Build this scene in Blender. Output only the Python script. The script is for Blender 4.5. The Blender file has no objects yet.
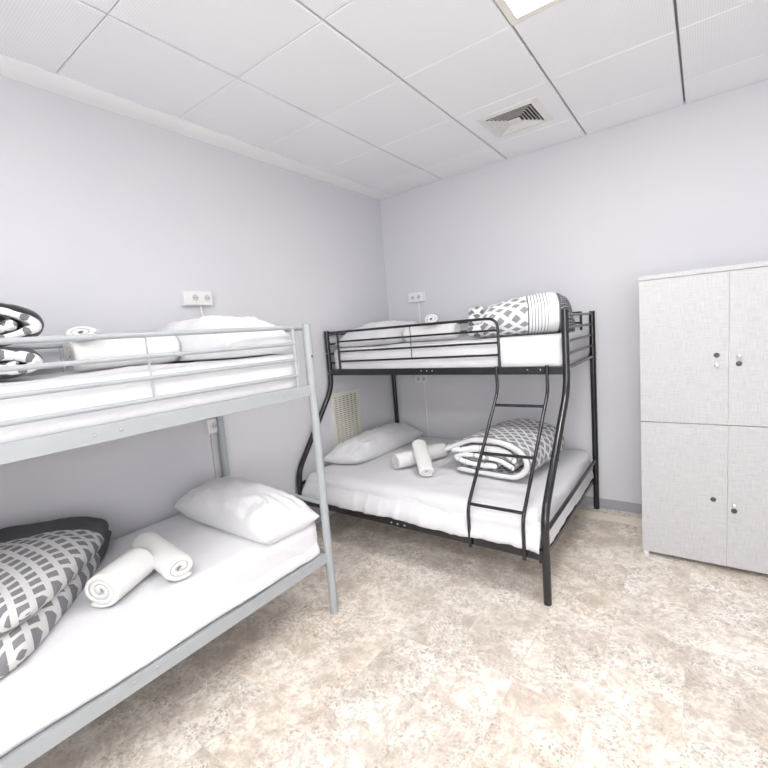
import bpy, bmesh, math, random
from mathutils import Vector, Matrix, noise
random.seed(7)
S = bpy.context.scene
COL = S.collection
PI = math.pi
V = Vector

# ------------------------------------------------------------------ camera
yaw, pit, rol = .6367, -.114, -.0801
cy, sy, cp, sp, cr, sr = math.cos(yaw), math.sin(yaw), math.cos(pit), math.sin(pit), math.cos(rol), math.sin(rol)
FW = V((-sy*cp, cy*cp, sp)); R0 = V((cy, sy, 0)); U0 = R0.cross(FW)
RT = cr*R0 + sr*U0; UP = -sr*R0 + cr*U0
cam = bpy.data.cameras.new('camera')
cam.sensor_width = 36.0
cam.lens = 437.4/768*36.0
cam.clip_start = .02
camo = bpy.data.objects.new('camera', cam); COL.objects.link(camo)
M = Matrix((RT, UP, -FW)).transposed().to_4x4()
M.translation = V((2.6126, -3.7094, 1.5262))
camo.matrix_world = M
S.camera = camo

# ------------------------------------------------------------------ world, exposure
w = bpy.data.worlds.new('world'); S.world = w; w.use_nodes = True
w.node_tree.nodes['Background'].inputs[0].default_value = (.9, .92, 1, 1)
w.node_tree.nodes['Background'].inputs[1].default_value = .3
S.view_settings.view_transform = 'Standard'
S.view_settings.look = 'None'
S.view_settings.exposure = 2.10
S.view_settings.gamma = 1.0
S.view_settings.use_curve_mapping = False
LAMP = 8.0                       # emission of the lit ceiling panels

ADDED_WIN = (2.40, 4.20, .75, 2.25)     # unseen window added in the front wall, to fill shade under the bunks
dl = bpy.data.lights.new('daylight', 'AREA'); dl.shape = 'RECTANGLE'; dl.size = 1.9; dl.size_y = 1.5  # area lamp added behind the viewer as fill, shining in through the added window
dl.energy = 21.0; dl.color = (1.0, .985, .97)
dlo = bpy.data.objects.new('daylight', dl); COL.objects.link(dlo)
dlo.location = (3.30, -5.22, 1.5); dlo.rotation_euler = (PI/2, 0, 0)

H = 2.861                        # ceiling height
XR, YF = 4.3, -5.0               # right wall, front wall

# ------------------------------------------------------------------ materials
def mat(name, col, rough=.6, metal=0., spec=.5):
    m = bpy.data.materials.new(name); m.use_nodes = True
    p = m.node_tree.nodes['Principled BSDF']
    p.inputs['Base Color'].default_value = (*col, 1)
    p.inputs['Roughness'].default_value = rough
    p.inputs['Metallic'].default_value = metal
    p.inputs['Specular IOR Level'].default_value = spec
    return m
class N:
    """small node builder"""
    def __init__(s, m):
        s.t = m.node_tree; s.n = s.t.nodes; s.p = s.n['Principled BSDF']
    def add(s, typ, **kw):
        nd = s.n.new(typ)
        for k, v in kw.items(): setattr(nd, k, v)
        return nd
    def put(s, sock, v):
        if hasattr(v, 'is_output') or isinstance(v, bpy.types.NodeSocket): s.t.links.new(v, sock)
        else: sock.default_value = v
    def math(s, op, a, b=0., c=None):
        nd = s.add('ShaderNodeMath', operation=op)
        s.put(nd.inputs[0], a); s.put(nd.inputs[1], b)
        if c is not None: s.put(nd.inputs[2], c)
        return nd.outputs[0]
    def mix(s, f, a, b):
        nd = s.add('ShaderNodeMix', data_type='RGBA')
        s.put(nd.inputs[0], f); s.put(nd.inputs[6], a); s.put(nd.inputs[7], b)
        return nd.outputs[2]
    def noise(s, vec, scale, detail=3., rough=.55, dist=0.):
        nd = s.add('ShaderNodeTexNoise')
        nd.inputs['Scale'].default_value = scale; nd.inputs['Detail'].default_value = detail
        nd.inputs['Roughness'].default_value = rough; nd.inputs['Distortion'].default_value = dist
        if vec is not None: s.t.links.new(vec, nd.inputs['Vector'])
        return nd.outputs['Fac']
    def ramp(s, f, stops):
        nd = s.add('ShaderNodeValToRGB'); s.put(nd.inputs[0], f)
        e = nd.color_ramp.elements
        while len(e) < len(stops): e.new(.5)
        for i, (q, c) in enumerate(stops):
            e[i].position = q; e[i].color = (*c, 1) if len(c) == 3 else c
        return nd.outputs[0]
    def bump(s, h, strength, dist=.01):
        nd = s.add('ShaderNodeBump'); nd.inputs['Strength'].default_value = strength
        nd.inputs['Distance'].default_value = dist
        s.t.links.new(h, nd.inputs['Height']); s.t.links.new(nd.outputs[0], s.p.inputs['Normal'])
    def obj(s): return s.add('ShaderNodeTexCoord').outputs['Object']
    def uv(s, name):
        nd = s.add('ShaderNodeUVMap'); nd.uv_map = name; return nd.outputs[0]
    def sep(s, v):
        nd = s.add('ShaderNodeSeparateXYZ'); s.t.links.new(v, nd.inputs[0]); return nd.outputs
    def comb(s, x, y, z=0.):
        nd = s.add('ShaderNodeCombineXYZ')
        for i, v in enumerate((x, y, z)): s.put(nd.inputs[i], v)
        return nd.outputs[0]
    def color(s, c): s.put(s.p.inputs['Base Color'], c)

def c4(*c): return (*c, 1)

WALLC = (.56, .55, .58)
def wall_mat():
    m = mat('wall_paint', WALLC, .75, 0, .3); n = N(m); o = n.obj()
    n.color(n.mix(n.noise(o, 2.2, 3), c4(.665, .665, .705), c4(.69, .69, .73)))
    n.bump(n.noise(o, 160, 2), .08, .002)
    return m
MW = wall_mat()

def ceil_mat():
    m = mat('perforated_ceiling_tile', (.70, .70, .73), .55, 0, .3); n = N(m); o = n.obj(); x, y, z = n.sep(o)
    k = 2*PI/.015
    a = n.math('SINE', n.math('MULTIPLY', n.math('ADD', x, y), k*.7071))
    b = n.math('SINE', n.math('MULTIPLY', n.math('SUBTRACT', x, y), k*.7071))
    d = n.math('MULTIPLY', a, b)
    dots = n.math('GREATER_THAN', d, .25)
    near = n.math('LESS_THAN', y, -.365)
    dots = n.math('MULTIPLY', dots, near)
    col = n.mix(n.noise(o, 3, 2), c4(.90, .91, .935), c4(.92, .93, .95))
    n.color(n.mix(n.math('MULTIPLY', dots, .15), col, c4(.35, .35, .37)))
    return m
MC = ceil_mat()

def floor_mat():
    m = mat('beige_marble_tile', (.7, .6, .5), .42, 0, .35); n = N(m)
    o = n.obj(); x, y, z = n.sep(o)
    br = n.add('ShaderNodeTexBrick'); br.offset = .5; br.offset_frequency = 2; br.squash = 1.
    n.t.links.new(n.comb(n.math('ADD', y, 6.26), n.math('ADD', x, .15)), br.inputs['Vector'])
    br.inputs['Color1'].default_value = c4(0, 0, 0); br.inputs['Color2'].default_value = c4(1, 1, 1)
    br.inputs['Mortar'].default_value = c4(.5, .5, .5)
    br.inputs['Scale'].default_value = 1.; br.inputs['Mortar Size'].default_value = .0012
    br.inputs['Mortar Smooth'].default_value = .3; br.inputs['Bias'].default_value = 0.
    br.inputs['Brick Width'].default_value = .6; br.inputs['Row Height'].default_value = .3
    rnd = n.add('ShaderNodeSeparateColor'); n.t.links.new(br.outputs['Color'], rnd.inputs[0]); rnd = rnd.outputs[0]
    shift = n.comb(n.math('ADD', x, n.math('MULTIPLY', rnd, 13.7)), n.math('ADD', y, n.math('MULTIPLY', rnd, 7.1)), n.math('MULTIPLY', rnd, 3.3))
    # cloudy limestone, brown-grey patches, many small fossils
    warp = n.add('ShaderNodeVectorMath', operation='ADD')
    nz = n.add('ShaderNodeTexNoise'); nz.inputs['Scale'].default_value = 6; n.t.links.new(shift, nz.inputs['Vector'])
    sc = n.add('ShaderNodeVectorMath', operation='SCALE'); sc.inputs['Scale'].default_value = .10
    n.t.links.new(nz.outputs['Color'], sc.inputs[0])
    n.t.links.new(shift, warp.inputs[0]); n.t.links.new(sc.outputs[0], warp.inputs[1])
    wv = warp.outputs[0]
    cloud = n.noise(wv, 5.0, 8, .68)
    c = n.ramp(cloud, [(.32, (.56, .49, .425)), (.42, (.70, .63, .555)), (.51, (.82, .77, .695)), (.64, (.90, .87, .81))])
    patch = n.noise(wv, 2.6, 7, .72)
    c = n.mix(n.ramp(patch, [(.53, (0, 0, 0)), (.62, (.62, .62, .62))]), c, c4(.54, .475, .415))
    pale = n.noise(shift, 4.1, 7, .75, .3)
    c = n.mix(n.ramp(pale, [(.53, (0, 0, 0)), (.63, (.7, .7, .7))]), c, c4(.93, .905, .855))
    mid = n.noise(wv, 24, 5, .72)
    c = n.mix(n.ramp(mid, [(.47, (0, 0, 0)), (.62, (.75, .75, .75))]), c, c4(.56, .48, .41))
    dens = n.ramp(n.noise(shift, 3.1, 5, .7), [(.44, (.10, .10, .10)), (.57, (1, 1, 1))])
    for scl, rad, amt in ((19, .38, .34), (44, .46, .50), (95, .50, .70)):
        vo = n.add('ShaderNodeTexVoronoi'); vo.inputs['Scale'].default_value = scl; vo.inputs['Randomness'].default_value = 1.
        n.t.links.new(wv, vo.inputs['Vector'])
        pick = n.add('ShaderNodeSeparateColor'); n.t.links.new(vo.outputs['Color'], pick.inputs[0])
        size = n.math('MULTIPLY', pick.outputs[0], rad)
        wob = n.math('ADD', vo.outputs['Distance'], n.math('MULTIPLY', n.noise(wv, scl*2.2, 2), .25))
        spot = n.math('LESS_THAN', wob, n.math('ADD', size, .06))
        spot = n.math('MULTIPLY', spot, n.math('GREATER_THAN', pick.outputs[1], .35))
        spot = n.math('MULTIPLY', spot, n.math('MULTIPLY', dens, amt))
        c = n.mix(spot, c, n.mix(pick.outputs[2], c4(.20, .18, .165), c4(.40, .34, .29)))
    fine = n.noise(wv, 60, 5, .75)
    c = n.mix(n.math('MULTIPLY', n.ramp(fine, [(.50, (0, 0, 0)), (.62, (.8, .8, .8))]), n.math('ADD', n.math('MULTIPLY', dens, .7), .3)), c, c4(.40, .35, .31))
    tint = n.ramp(rnd, [(0, (.91, .90, .89)), (.5, (1, 1, 1)), (1, (1.0, .97, .94))])
    mul = n.add('ShaderNodeMix', data_type='RGBA', blend_type='MULTIPLY'); mul.inputs[0].default_value = 1.
    n.t.links.new(c, mul.inputs[6]); n.t.links.new(tint, mul.inputs[7]); c = mul.outputs[2]
    c = n.mix(n.math('MULTIPLY', br.outputs['Fac'], .22), c, c4(.52, .45, .38))
    n.color(c)
    n.put(n.p.inputs['Roughness'], n.ramp(cloud, [(.3, (.36,)*3), (.7, (.5,)*3)]))
    return m
MF = floor_mat()

def border_mat():
    m = mat('cream_marble_border', (.86, .78, .66), .4, 0, .35); n = N(m)
    n.color(n.mix(n.noise(n.obj(), 9, 4), c4(.80, .71, .58), c4(.90, .83, .72)))
    return m
MBORD = border_mat()

def metal_mat(name, col, rough, spec=.5):
    m = mat(name, col, rough, 0, spec); n = N(m); o = n.obj()
    n.bump(n.noise(o, 220, 2), .05, .001)
    dk = tuple(q*.88 for q in col)
    n.color(n.mix(n.noise(o, 11, 3), c4(*col), c4(*dk)))
    return m
MGREY = metal_mat('grey_powder_coat', (.40, .425, .445), .38)
MBLACK = metal_mat('black_gloss_paint', (.016, .016, .019), .22, .6)
MBOLT = metal_mat('zinc_bolt', (.42, .42, .44), .3)
MCHROME = mat('polished_metal', (.82, .82, .84), .15, 1.)
MDARK = metal_mat('dark_lock_face', (.06, .06, .065), .35)
MWHITE = mat('white_plastic', (.82, .82, .82), .35)
MSLOT = mat('socket_recess', (.58, .58, .59), .5)
MCABLE = mat('white_cable', (.80, .80, .81), .45)
MTRUNK = mat('grey_trunking', (.60, .59, .60), .5)
MTRIM = mat('white_ceiling_trim', (.95, .95, .95), .5)
MBASE = mat('grey_skirting', (.36, .36, .40), .5)
MCREAM = metal_mat('cream_grille_paint', (.78, .76, .68), .5)
MGAP = mat('dark_recess', (.05, .05, .05), .8)
MVENT = metal_mat('white_vent_paint', (.86, .85, .82), .45)
MGRID = mat('ceiling_joint', (.26, .26, .275), .7)
MFRAME = metal_mat('lamp_frame_paint', (.86, .84, .78), .4)

def fabric(name, a, b, bump=.25, scale=260, rough=.9):
    m = mat(name, a, rough, 0, .15); n = N(m); o = n.obj()
    n.color(n.mix(n.noise(o, 14, 3), c4(*a), c4(*b)))
    h = n.math('ADD', n.noise(o, scale, 2), n.math('MULTIPLY', n.noise(o, 30, 4), 1.2))
    n.bump(h, bump, .004)
    n.p.inputs['Sheen Weight'].default_value = .15
    return m
MSHEET = fabric('white_cotton_sheet', (.70, .70, .73), (.74, .74, .765), .35)
MPILLOW = fabric('white_pillow_cotton', (.70, .705, .725), (.74, .74, .755), .35)
MTOWEL = fabric('white_terry', (.76, .76, .755), (.80, .80, .795), .5, 420)
MDUVETBACK = fabric('charcoal_fabric', (.10, .10, .108), (.13, .13, .14), .25)
MSLAT = fabric('slat_board', (.50, .44, .36), (.45, .40, .33), .1)

def linen_mat():
    m = mat('pale_linen_laminate', (.66, .64, .645), .5, 0, .4); n = N(m); o = n.obj(); x, y, z = n.sep(o)
    hz = n.noise(n.comb(n.math('MULTIPLY', x, 14), y, n.math('MULTIPLY', z, 240)), 1., 3, .7)
    vt = n.noise(n.comb(n.math('MULTIPLY', x, 240), y, n.math('MULTIPLY', z, 14)), 1., 3, .7)
    t = n.math('MULTIPLY', n.math('ADD', hz, vt), .5)
    n.color(n.ramp(t, [(.36, (.42, .41, .42)), (.5, (.505, .50, .515)), (.62, (.56, .555, .57))]))
    n.bump(t, .12, .002)
    return m
MLINEN = linen_mat()
MEDGE = mat('white_edge_band', (.88, .88, .88), .4)

def lattice_nodes(n, uvv, cell, frac, cgrey, cgrey2, cwhite, rot=45.):
    """diamond trellis: grey rounded squares between white bars"""
    mp = n.add('ShaderNodeMapping'); mp.inputs['Rotation'].default_value = (0, 0, math.radians(rot))
    n.t.links.new(uvv, mp.inputs['Vector'])
    wob = n.noise(mp.outputs[0], 9, 2)
    x, y, z = n.sep(mp.outputs[0])
    x = n.math('ADD', x, n.math('MULTIPLY', n.math('SUBTRACT', wob, .5), cell*.25))
    fx = n.math('ABSOLUTE', n.math('SUBTRACT', n.math('FRACT', n.math('DIVIDE', x, cell)), .5))
    fy = n.math('ABSOLUTE', n.math('SUBTRACT', n.math('FRACT', n.math('DIVIDE', y, cell)), .5))
    d = n.math('MAXIMUM', fx, fy)
    ins = n.math('LESS_THAN', d, frac*.5)
    g = n.mix(n.noise(mp.outputs[0], 17, 2), c4(*cgrey), c4(*cgrey2))
    return n.mix(ins, c4(*cwhite), g)

def fabric_finish(n):
    o = n.obj()
    n.bump(n.math('ADD', n.noise(o, 260, 2), n.math('MULTIPLY', n.noise(o, 30, 4), 1.2)), .22, .004)

def lattice_mat(name, cell, frac, cg, cg2, cw, border=None, rot=45., plain=(.10, .10, .108)):
    m = mat(name, cg, .9, 0, .15); n = N(m)
    c = lattice_nodes(n, n.uv('metric'), cell, frac, cg, cg2, cw, rot)
    if border:
        u, v, z = n.sep(n.uv('param'))
        f = None
        for (axis, op, val) in border:
            q = n.math('GREATER_THAN' if op == '>' else 'LESS_THAN', u if axis == 'u' else v, val)
            f = q if f is None else n.math('MAXIMUM', f, q)
        pc = n.mix(n.noise(n.obj(), 12, 3), c4(*plain), c4(*[q*1.35 for q in plain]))
        c = n.mix(f, c, pc)
        if any(b_[0] == 'v' for b_ in border): c = n.mix(n.math('LESS_THAN', v, .022), c, c4(*cw))
    n.color(c); fabric_finish(n)
    return m
GW = (.66, .66, .66)
MLAT_LOW = lattice_mat('grey_trellis_cotton', .068, .63, (.19, .19, .205), (.29, .29, .31), GW, [('u', '<', .36)])
MLAT_WRINK = lattice_mat('crumpled_trellis_cotton', .058, .58, (.12, .12, .13), (.24, .24, .26), (.70, .70, .71))
MLAT_BLK = lattice_mat('pale_trellis_cotton', .056, .70, (.24, .24, .26), (.33, .33, .35), (.72, .72, .73), [('v', '<', .045), ('v', '>', .95)], 45., (.20, .20, .215))
def whitefold_mat():
    m = mat('white_reverse_cotton', (.8, .8, .8), .9, 0, .15); n = N(m)
    u, v, z = n.sep(n.uv('param'))
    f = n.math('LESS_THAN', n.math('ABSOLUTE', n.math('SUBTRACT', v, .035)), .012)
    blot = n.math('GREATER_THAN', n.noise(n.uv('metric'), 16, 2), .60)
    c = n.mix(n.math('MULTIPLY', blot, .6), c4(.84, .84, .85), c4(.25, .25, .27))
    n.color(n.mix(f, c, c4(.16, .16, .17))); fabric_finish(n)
    return m
MFOLD = whitefold_mat()

def band_mat():
    """bands along the roll: trellis, fine stripes, white, speckled, dotted charcoal"""
    m = mat('banded_duvet_cotton', (.8, .8, .8), .9, 0, .15); n = N(m)
    uvm = n.uv('metric'); u, v, z = n.sep(uvm)
    lat = lattice_nodes(n, uvm, .076, .60, (.24, .24, .26), (.33, .33, .35), (.80, .80, .81))
    st = n.math('LESS_THAN', n.math('FRACT', n.math('DIVIDE', u, .0205)), .22)
    stripes = n.mix(st, c4(.80, .80, .80), c4(.20, .20, .22))
    sp_ = n.math('GREATER_THAN', n.noise(uvm, 150, 1), .60)
    speck = n.mix(n.math('MULTIPLY', sp_, .55), c4(.82, .82, .82), c4(.35, .35, .37))
    mp = n.add('ShaderNodeMapping'); mp.inputs['Rotation'].default_value = (0, 0, PI/4); n.t.links.new(uvm, mp.inputs[0])
    x, y, zz = n.sep(mp.outputs[0])
    dx = n.math('SUBTRACT', n.math('FRACT', n.math('DIVIDE', x, .026)), .5); dy = n.math('SUBTRACT', n.math('FRACT', n.math('DIVIDE', y, .026)), .5)
    r2 = n.math('ADD', n.math('MULTIPLY', dx, dx), n.math('MULTIPLY', dy, dy))
    dots = n.mix(n.math('LESS_THAN', r2, .05), c4(.10, .10, .11), c4(.78, .78, .79))
    def step(a): return n.math('GREATER_THAN', u, a)
    c = n.mix(step(.345), lat, c4(.10, .10, .11))
    c = n.mix(step(.352), c, stripes)
    c = n.mix(step(.475), c, speck)
    c = n.mix(step(.545), c, c4(.15, .15, .16))
    c = n.mix(step(.562), c, dots)
    n.color(c); fabric_finish(n)
    return m
MBAND = band_mat()
def lamp_mat():
    m = mat('lit_diffuser', (.9, .9, .9), .5); p = m.node_tree.nodes['Principled BSDF']
    p.inputs['Emission Color'].default_value = (1, .985, .965, 1)
    p.inputs['Emission Strength'].default_value = LAMP
    return m
MLAMP = lamp_mat()

# ------------------------------------------------------------------ mesh helpers
class MB:
    """collects shapes in world space; build() links ONE mesh, stored relative to its thing's origin"""
    def __init__(s): s.v = []; s.f = []; s.sm = []; s.uvm = {}; s.uvp = {}
    def _add(s, vs, fs, smooth=False):
        o = len(s.v); s.v += [tuple(v) for v in vs]
        s.f += [tuple(o+i for i in f) for f in fs]; s.sm += [smooth]*len(fs)
        return o
    def box(s, lo, hi):
        x0, y0, z0 = lo; x1, y1, z1 = hi
        s._add([(x0,y0,z0),(x1,y0,z0),(x1,y1,z0),(x0,y1,z0),(x0,y0,z1),(x1,y0,z1),(x1,y1,z1),(x0,y1,z1)],
               [(0,3,2,1),(4,5,6,7),(0,1,5,4),(1,2,6,5),(2,3,7,6),(3,0,4,7)]); return s
    def bar(s, a, b, w, h, up=(0,0,1), bev=.15):
        """rectangular bar from a to b with small chamfers; w across, h along up"""
        a, b = V(a), V(b); d = (b-a).normalized(); up = V(up); side = d.cross(up)
        if side.length < 1e-5: side = d.cross(V((1,0,0)))
        side.normalize(); up = side.cross(d).normalized()
        c = min(w, h)*bev
        prof = [(-w/2+c,-h/2),(w/2-c,-h/2),(w/2,-h/2+c),(w/2,h/2-c),(w/2-c,h/2),(-w/2+c,h/2),(-w/2,h/2-c),(-w/2,-h/2+c)]
        vs = [a+side*p+up*q for p, q in prof]+[b+side*p+up*q for p, q in prof]
        fs = [(i,(i+1)%8,8+(i+1)%8,8+i) for i in range(8)]+[tuple(range(7,-1,-1)), tuple(range(8,16))]
        s._add(vs, fs); return s
    def tube(s, pts, r, n=14, fillet=0., ry=None, cap=True):
        pts = [V(p) for p in pts]
        if fillet and len(pts) > 2:
            q = [pts[0]]
            for i in range(1, len(pts)-1):
                a, b, c = pts[i-1], pts[i], pts[i+1]
                f = min(fillet, (a-b).length*.45, (c-b).length*.45)
                p0 = b+(a-b).normalized()*f; p2 = b+(c-b).normalized()*f
                for k in range(7):
                    t = k/6; q.append(p0*(1-t)**2+b*2*t*(1-t)+p2*t*t)
            q.append(pts[-1]); pts = q
        d0 = (pts[1]-pts[0]).normalized()
        ref = V((0,0,1)) if abs(d0.z) < .8 else V((1,0,0))
        nx = (ref-d0*ref.dot(d0)).normalized(); vs = []
        for i, p in enumerate(pts):
            d = (pts[min(i+1,len(pts)-1)]-pts[max(i-1,0)]).normalized()
            nx = (nx-d*nx.dot(d)).normalized(); ny = d.cross(nx)
            for k in range(n):
                t = 2*PI*k/n; vs.append(p+nx*(math.cos(t)*r)+ny*(math.sin(t)*(ry or r)))
        m = len(pts); fs = []
        for i in range(m-1):
            for k in range(n): fs.append((i*n+k, i*n+(k+1)%n, (i+1)*n+(k+1)%n, (i+1)*n+k))
        s._add(vs, fs, True)
        if cap:
            s._add(vs[:n], [tuple(range(n-1,-1,-1))]); s._add(vs[-n:], [tuple(range(n))])
        return s
    def disc(s, c, nrm, r, t, n=18):
        c, nrm = V(c), V(nrm).normalized(); return s.tube([c, c+nrm*t], r, n)
    def lathe(s, c, nrm, prof, n=18):
        c, nrm = V(c), V(nrm).normalized(); ref = V((0,0,1)) if abs(nrm.z) < .8 else V((1,0,0))
        a = (ref-nrm*ref.dot(nrm)).normalized(); b = nrm.cross(a); vs = []
        for (r, h) in prof:
            for k in range(n):
                t = 2*PI*k/n; vs.append(c+nrm*h+(a*math.cos(t)+b*math.sin(t))*r)
        fs = [(i*n+k, i*n+(k+1)%n, (i+1)*n+(k+1)%n, (i+1)*n+k) for i in range(len(prof)-1) for k in range(n)]
        fs.append(tuple(range((len(prof)-1)*n, len(prof)*n)))
        s._add(vs, fs, True); return s
    def build(s, name, m, parent=None, root=None, loc=None):
        org = V(root.location) if root is not None else (V(loc) if loc is not None else V((0,0,0)))
        me = bpy.data.meshes.new(name)
        me.from_pydata([tuple(V(v)-org) for v in s.v], [], s.f)
        me.polygons.foreach_set('use_smooth', s.sm)
        me.materials.append(m)
        bm = bmesh.new(); bm.from_mesh(me); bmesh.ops.recalc_face_normals(bm, faces=bm.faces); bm.to_mesh(me); bm.free()
        me.update()
        o = bpy.data.objects.new(name, me); COL.objects.link(o)
        if parent is not None: o.parent = parent
        elif loc is not None: o.location = org
        return o

def tag(o, label, cat, group=None):
    o['label'] = label; o['category'] = cat
    if group: o['group'] = group
    return o
def thing(name, loc, label, cat, group=None):
    o = bpy.data.objects.new(name, None); COL.objects.link(o); o.location = loc; o.empty_display_size = .1
    return tag(o, label, cat, group)
def struct(o): o['kind'] = 'structure'; return o

# ------------------------------------------------------------------ room shell
def solid(name, lo, hi, m): return struct(MB().box(lo, hi).build(name, m))
solid('floor', (-.12, YF-.12, -.1), (XR+.12, .12, 0), MF)
solid('wall_left', (-.12, YF-.12, 0), (0, .12, H+.1), MW)
solid('wall_back', (0, 0, 0), (XR, .12, H+.1), MW)
solid('wall_right', (XR, YF-.12, 0), (XR+.12, .12, H+.1), MW)
wf = MB(); wx0, wx1, wz0, wz1 = ADDED_WIN
for lo, hi in (((0,0),(wx0,H+.1)), ((wx1,0),(XR,H+.1)), ((wx0,0),(wx1,wz0)), ((wx0,wz1),(wx1,H+.1))):
    wf.box((lo[0], YF-.12, lo[1]), (hi[0], YF, hi[1]))
struct(wf.build('wall_front', MW))
fr = MB(); f_ = .05
for lo, hi in (((wx0,wz0),(wx1,wz0+f_)), ((wx0,wz1-f_),(wx1,wz1)), ((wx0,wz0+f_),(wx0+f_,wz1-f_)), ((wx1-f_,wz0+f_),(wx1,wz1-f_)), (((wx0+wx1)/2-.03,wz0+f_),((wx0+wx1)/2+.03,wz1-f_))):
    fr.box((lo[0], YF-.10, lo[1]), (hi[0], YF-.04, hi[1]))
w1 = struct(fr.build('window_1', MEDGE))  # frame of the added, unseen window
pane_m = bpy.data.materials.new('window_glass'); pane_m.use_nodes = True
nt = pane_m.node_tree; nt.nodes.clear(); mx = nt.nodes.new('ShaderNodeMixShader'); mx.inputs[0].default_value = .06
tr_, gl = nt.nodes.new('ShaderNodeBsdfTransparent'), nt.nodes.new('ShaderNodeBsdfGlossy'); gl.inputs['Roughness'].default_value = .02
ou = nt.nodes.new('ShaderNodeOutputMaterial'); nt.links.new(tr_.outputs[0], mx.inputs[1]); nt.links.new(gl.outputs[0], mx.inputs[2]); nt.links.new(mx.outputs[0], ou.inputs[0])
MB().box((wx0+f_, YF-.073, wz0+f_), (wx1-f_, YF-.067, wz1-f_)).build('pane', pane_m, w1)  # glass of the added window, lets the fill lamp through

GX, GY = .7031, -.965
LIGHTS = [(1.903, -2.165), (2.503, -4.565), (1.303, -4.565)]  # first panel is in view; the others are added behind the viewer as fill
VENT = (1.600, -.652)
def ceiling():
    b = MB()
    xs = [0, .14]+[GX+.6*k for k in range(-1, 8)]; xs = [x for x in xs if .14 < x < XR]; xs = [.14]+xs+[XR]
    ys = [0, -.365]+[GY-.6*k for k in range(8)]; ys = [y for y in ys if y > YF]+[YF]
    for i in range(len(xs)-1):
        for j in range(len(ys)-1):
            x0, x1, y0, y1 = xs[i], xs[i+1], ys[j+1], ys[j]
            if any(abs(x0-a) < .02 and abs(y0-c) < .02 for a, c in LIGHTS): continue
            gx, gy = .0055, .0016
            x0 += gx; x1 -= gx; y0 += gy; y1 -= gy; c = .004
            vs = [(x0+c,y0+c,H),(x1-c,y0+c,H),(x1-c,y1-c,H),(x0+c,y1-c,H),(x0,y0,H+c),(x1,y0,H+c),(x1,y1,H+c),(x0,y1,H+c),(x0,y0,H+.02),(x1,y0,H+.02),(x1,y1,H+.02),(x0,y1,H+.02)]
            fs = [(0,3,2,1)]+[(k,(k+1)%4,4+(k+1)%4,4+k) for k in range(4)]+[(4+k,4+(k+1)%4,8+(k+1)%4,8+k) for k in range(4)]
            b._add(vs, fs)
    return struct(b.build('ceiling', MC))
ceil = ceiling()
g = MB()
g.box((0, YF, H+.019), (XR, 0, H+.1))
slab = struct(g.build('ceiling_slab', MGRID))
# flat white border along the left wall
t = MB()
t._add([(0,YF,H-.022),(.143,YF,H-.004),(.143,YF,H+.018),(0,YF,H+.018),(0,0,H-.012),(.143,0,H-.003),(.143,0,H+.018),(0,0,H+.018)],
       [(0,1,2,3),(4,7,6,5),(0,4,5,1),(1,5,6,2),(2,6,7,3),(3,7,4,0)])
struct(t.build('trim_1', MTRIM))
solid('baseboard_back', (.0, -.012, 0), (XR-.012, 0, .075), MBASE)
solid('baseboard_right', (XR-.012, -3.29, 0), (XR, -.0, .075), MBASE)
solid('baseboard_front', (.0, YF, 0), (XR-.012, YF+.012, .075), MBASE)
solid('trim_2', (.02, -.235, 0), (XR-.05, -.115, .0015), MBORD)
# door behind the camera (never in this view, closes the room)
solid('door_1', (XR-.03, -4.2, 0), (XR, -3.3, 2.05), MEDGE)

# ------------------------------------------------------------------ ceiling lamps
def ceiling_light(x, y, label):
    t = thing('ceiling_light', (x+.3, y+.3, H), label, 'ceiling light', 'square ceiling panels')
    a = .004; f = .035; b = MB()
    x0, x1, y0, y1 = x+a, x+.6-a, y+a, y+.6-a
    for lo, hi in (((x0,y0),(x1,y0+f)), ((x0,y1-f),(x1,y1)), ((x0,y0+f),(x0+f,y1-f)), ((x1-f,y0+f),(x1,y1-f))):
        b.box((*lo, H-.004), (*hi, H+.018))
    b.build('frame', MFRAME, t, t)
    d = MB().box((x0+f, y0+f, H+.004), (x1-f, y1-f, H+.012)); d.build('diffuser', MLAMP, t, t)
lab = ['lit square ceiling panel at the top edge of view near the vent', 'lit square ceiling panel behind the viewer by the door', 'lit square ceiling panel behind the viewer nearest the grey bunk']
for (x, y), l in zip(LIGHTS, lab): ceiling_light(x, y, l)

# ------------------------------------------------------------------ square ceiling diffuser
def vent():
    x, y = VENT; t = thing('ceiling_vent', (x, y, H), 'square white air diffuser with stepped louvres set in a ceiling tile', 'vent')
    def ring(b, r0, z0, r1, z1, th=.004):
        P = lambda r, z: [(x-r,y-r,z),(x+r,y-r,z),(x+r,y+r,z),(x-r,y+r,z)]
        vs = P(r0,z0)+P(r1,z1)+P(r0,z0+th)+P(r1,z1+th)
        fs = []
        for k in range(4):
            k2 = (k+1)%4
            fs += [(k,k2,4+k2,4+k),(8+k,12+k,12+k2,8+k2),(k,8+k,8+k2,k2),(4+k,4+k2,12+k2,12+k)]
        b._add(vs, fs)
    b = MB(); ring(b, .192, H-.004, .150, H-.009, .004); b.build('frame', MVENT, t, t)
    b = MB(); b.box((x-.150, y-.150, H-.0012), (x+.150, y+.150, H-.0002)); b.build('back_plate', MGAP, t, t)
    for r in (.143, .123, .103, .083, .063):
        b = MB(); ring(b, r, H-.016, r-.0155, H-.0022, .0015); b.build('louvre', MVENT, t, t)
    b = MB(); b.box((x-.040, y-.040, H-.016), (x+.040, y+.040, H-.0125)); b.build('centre_plate', MVENT, t, t)
vent()

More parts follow.
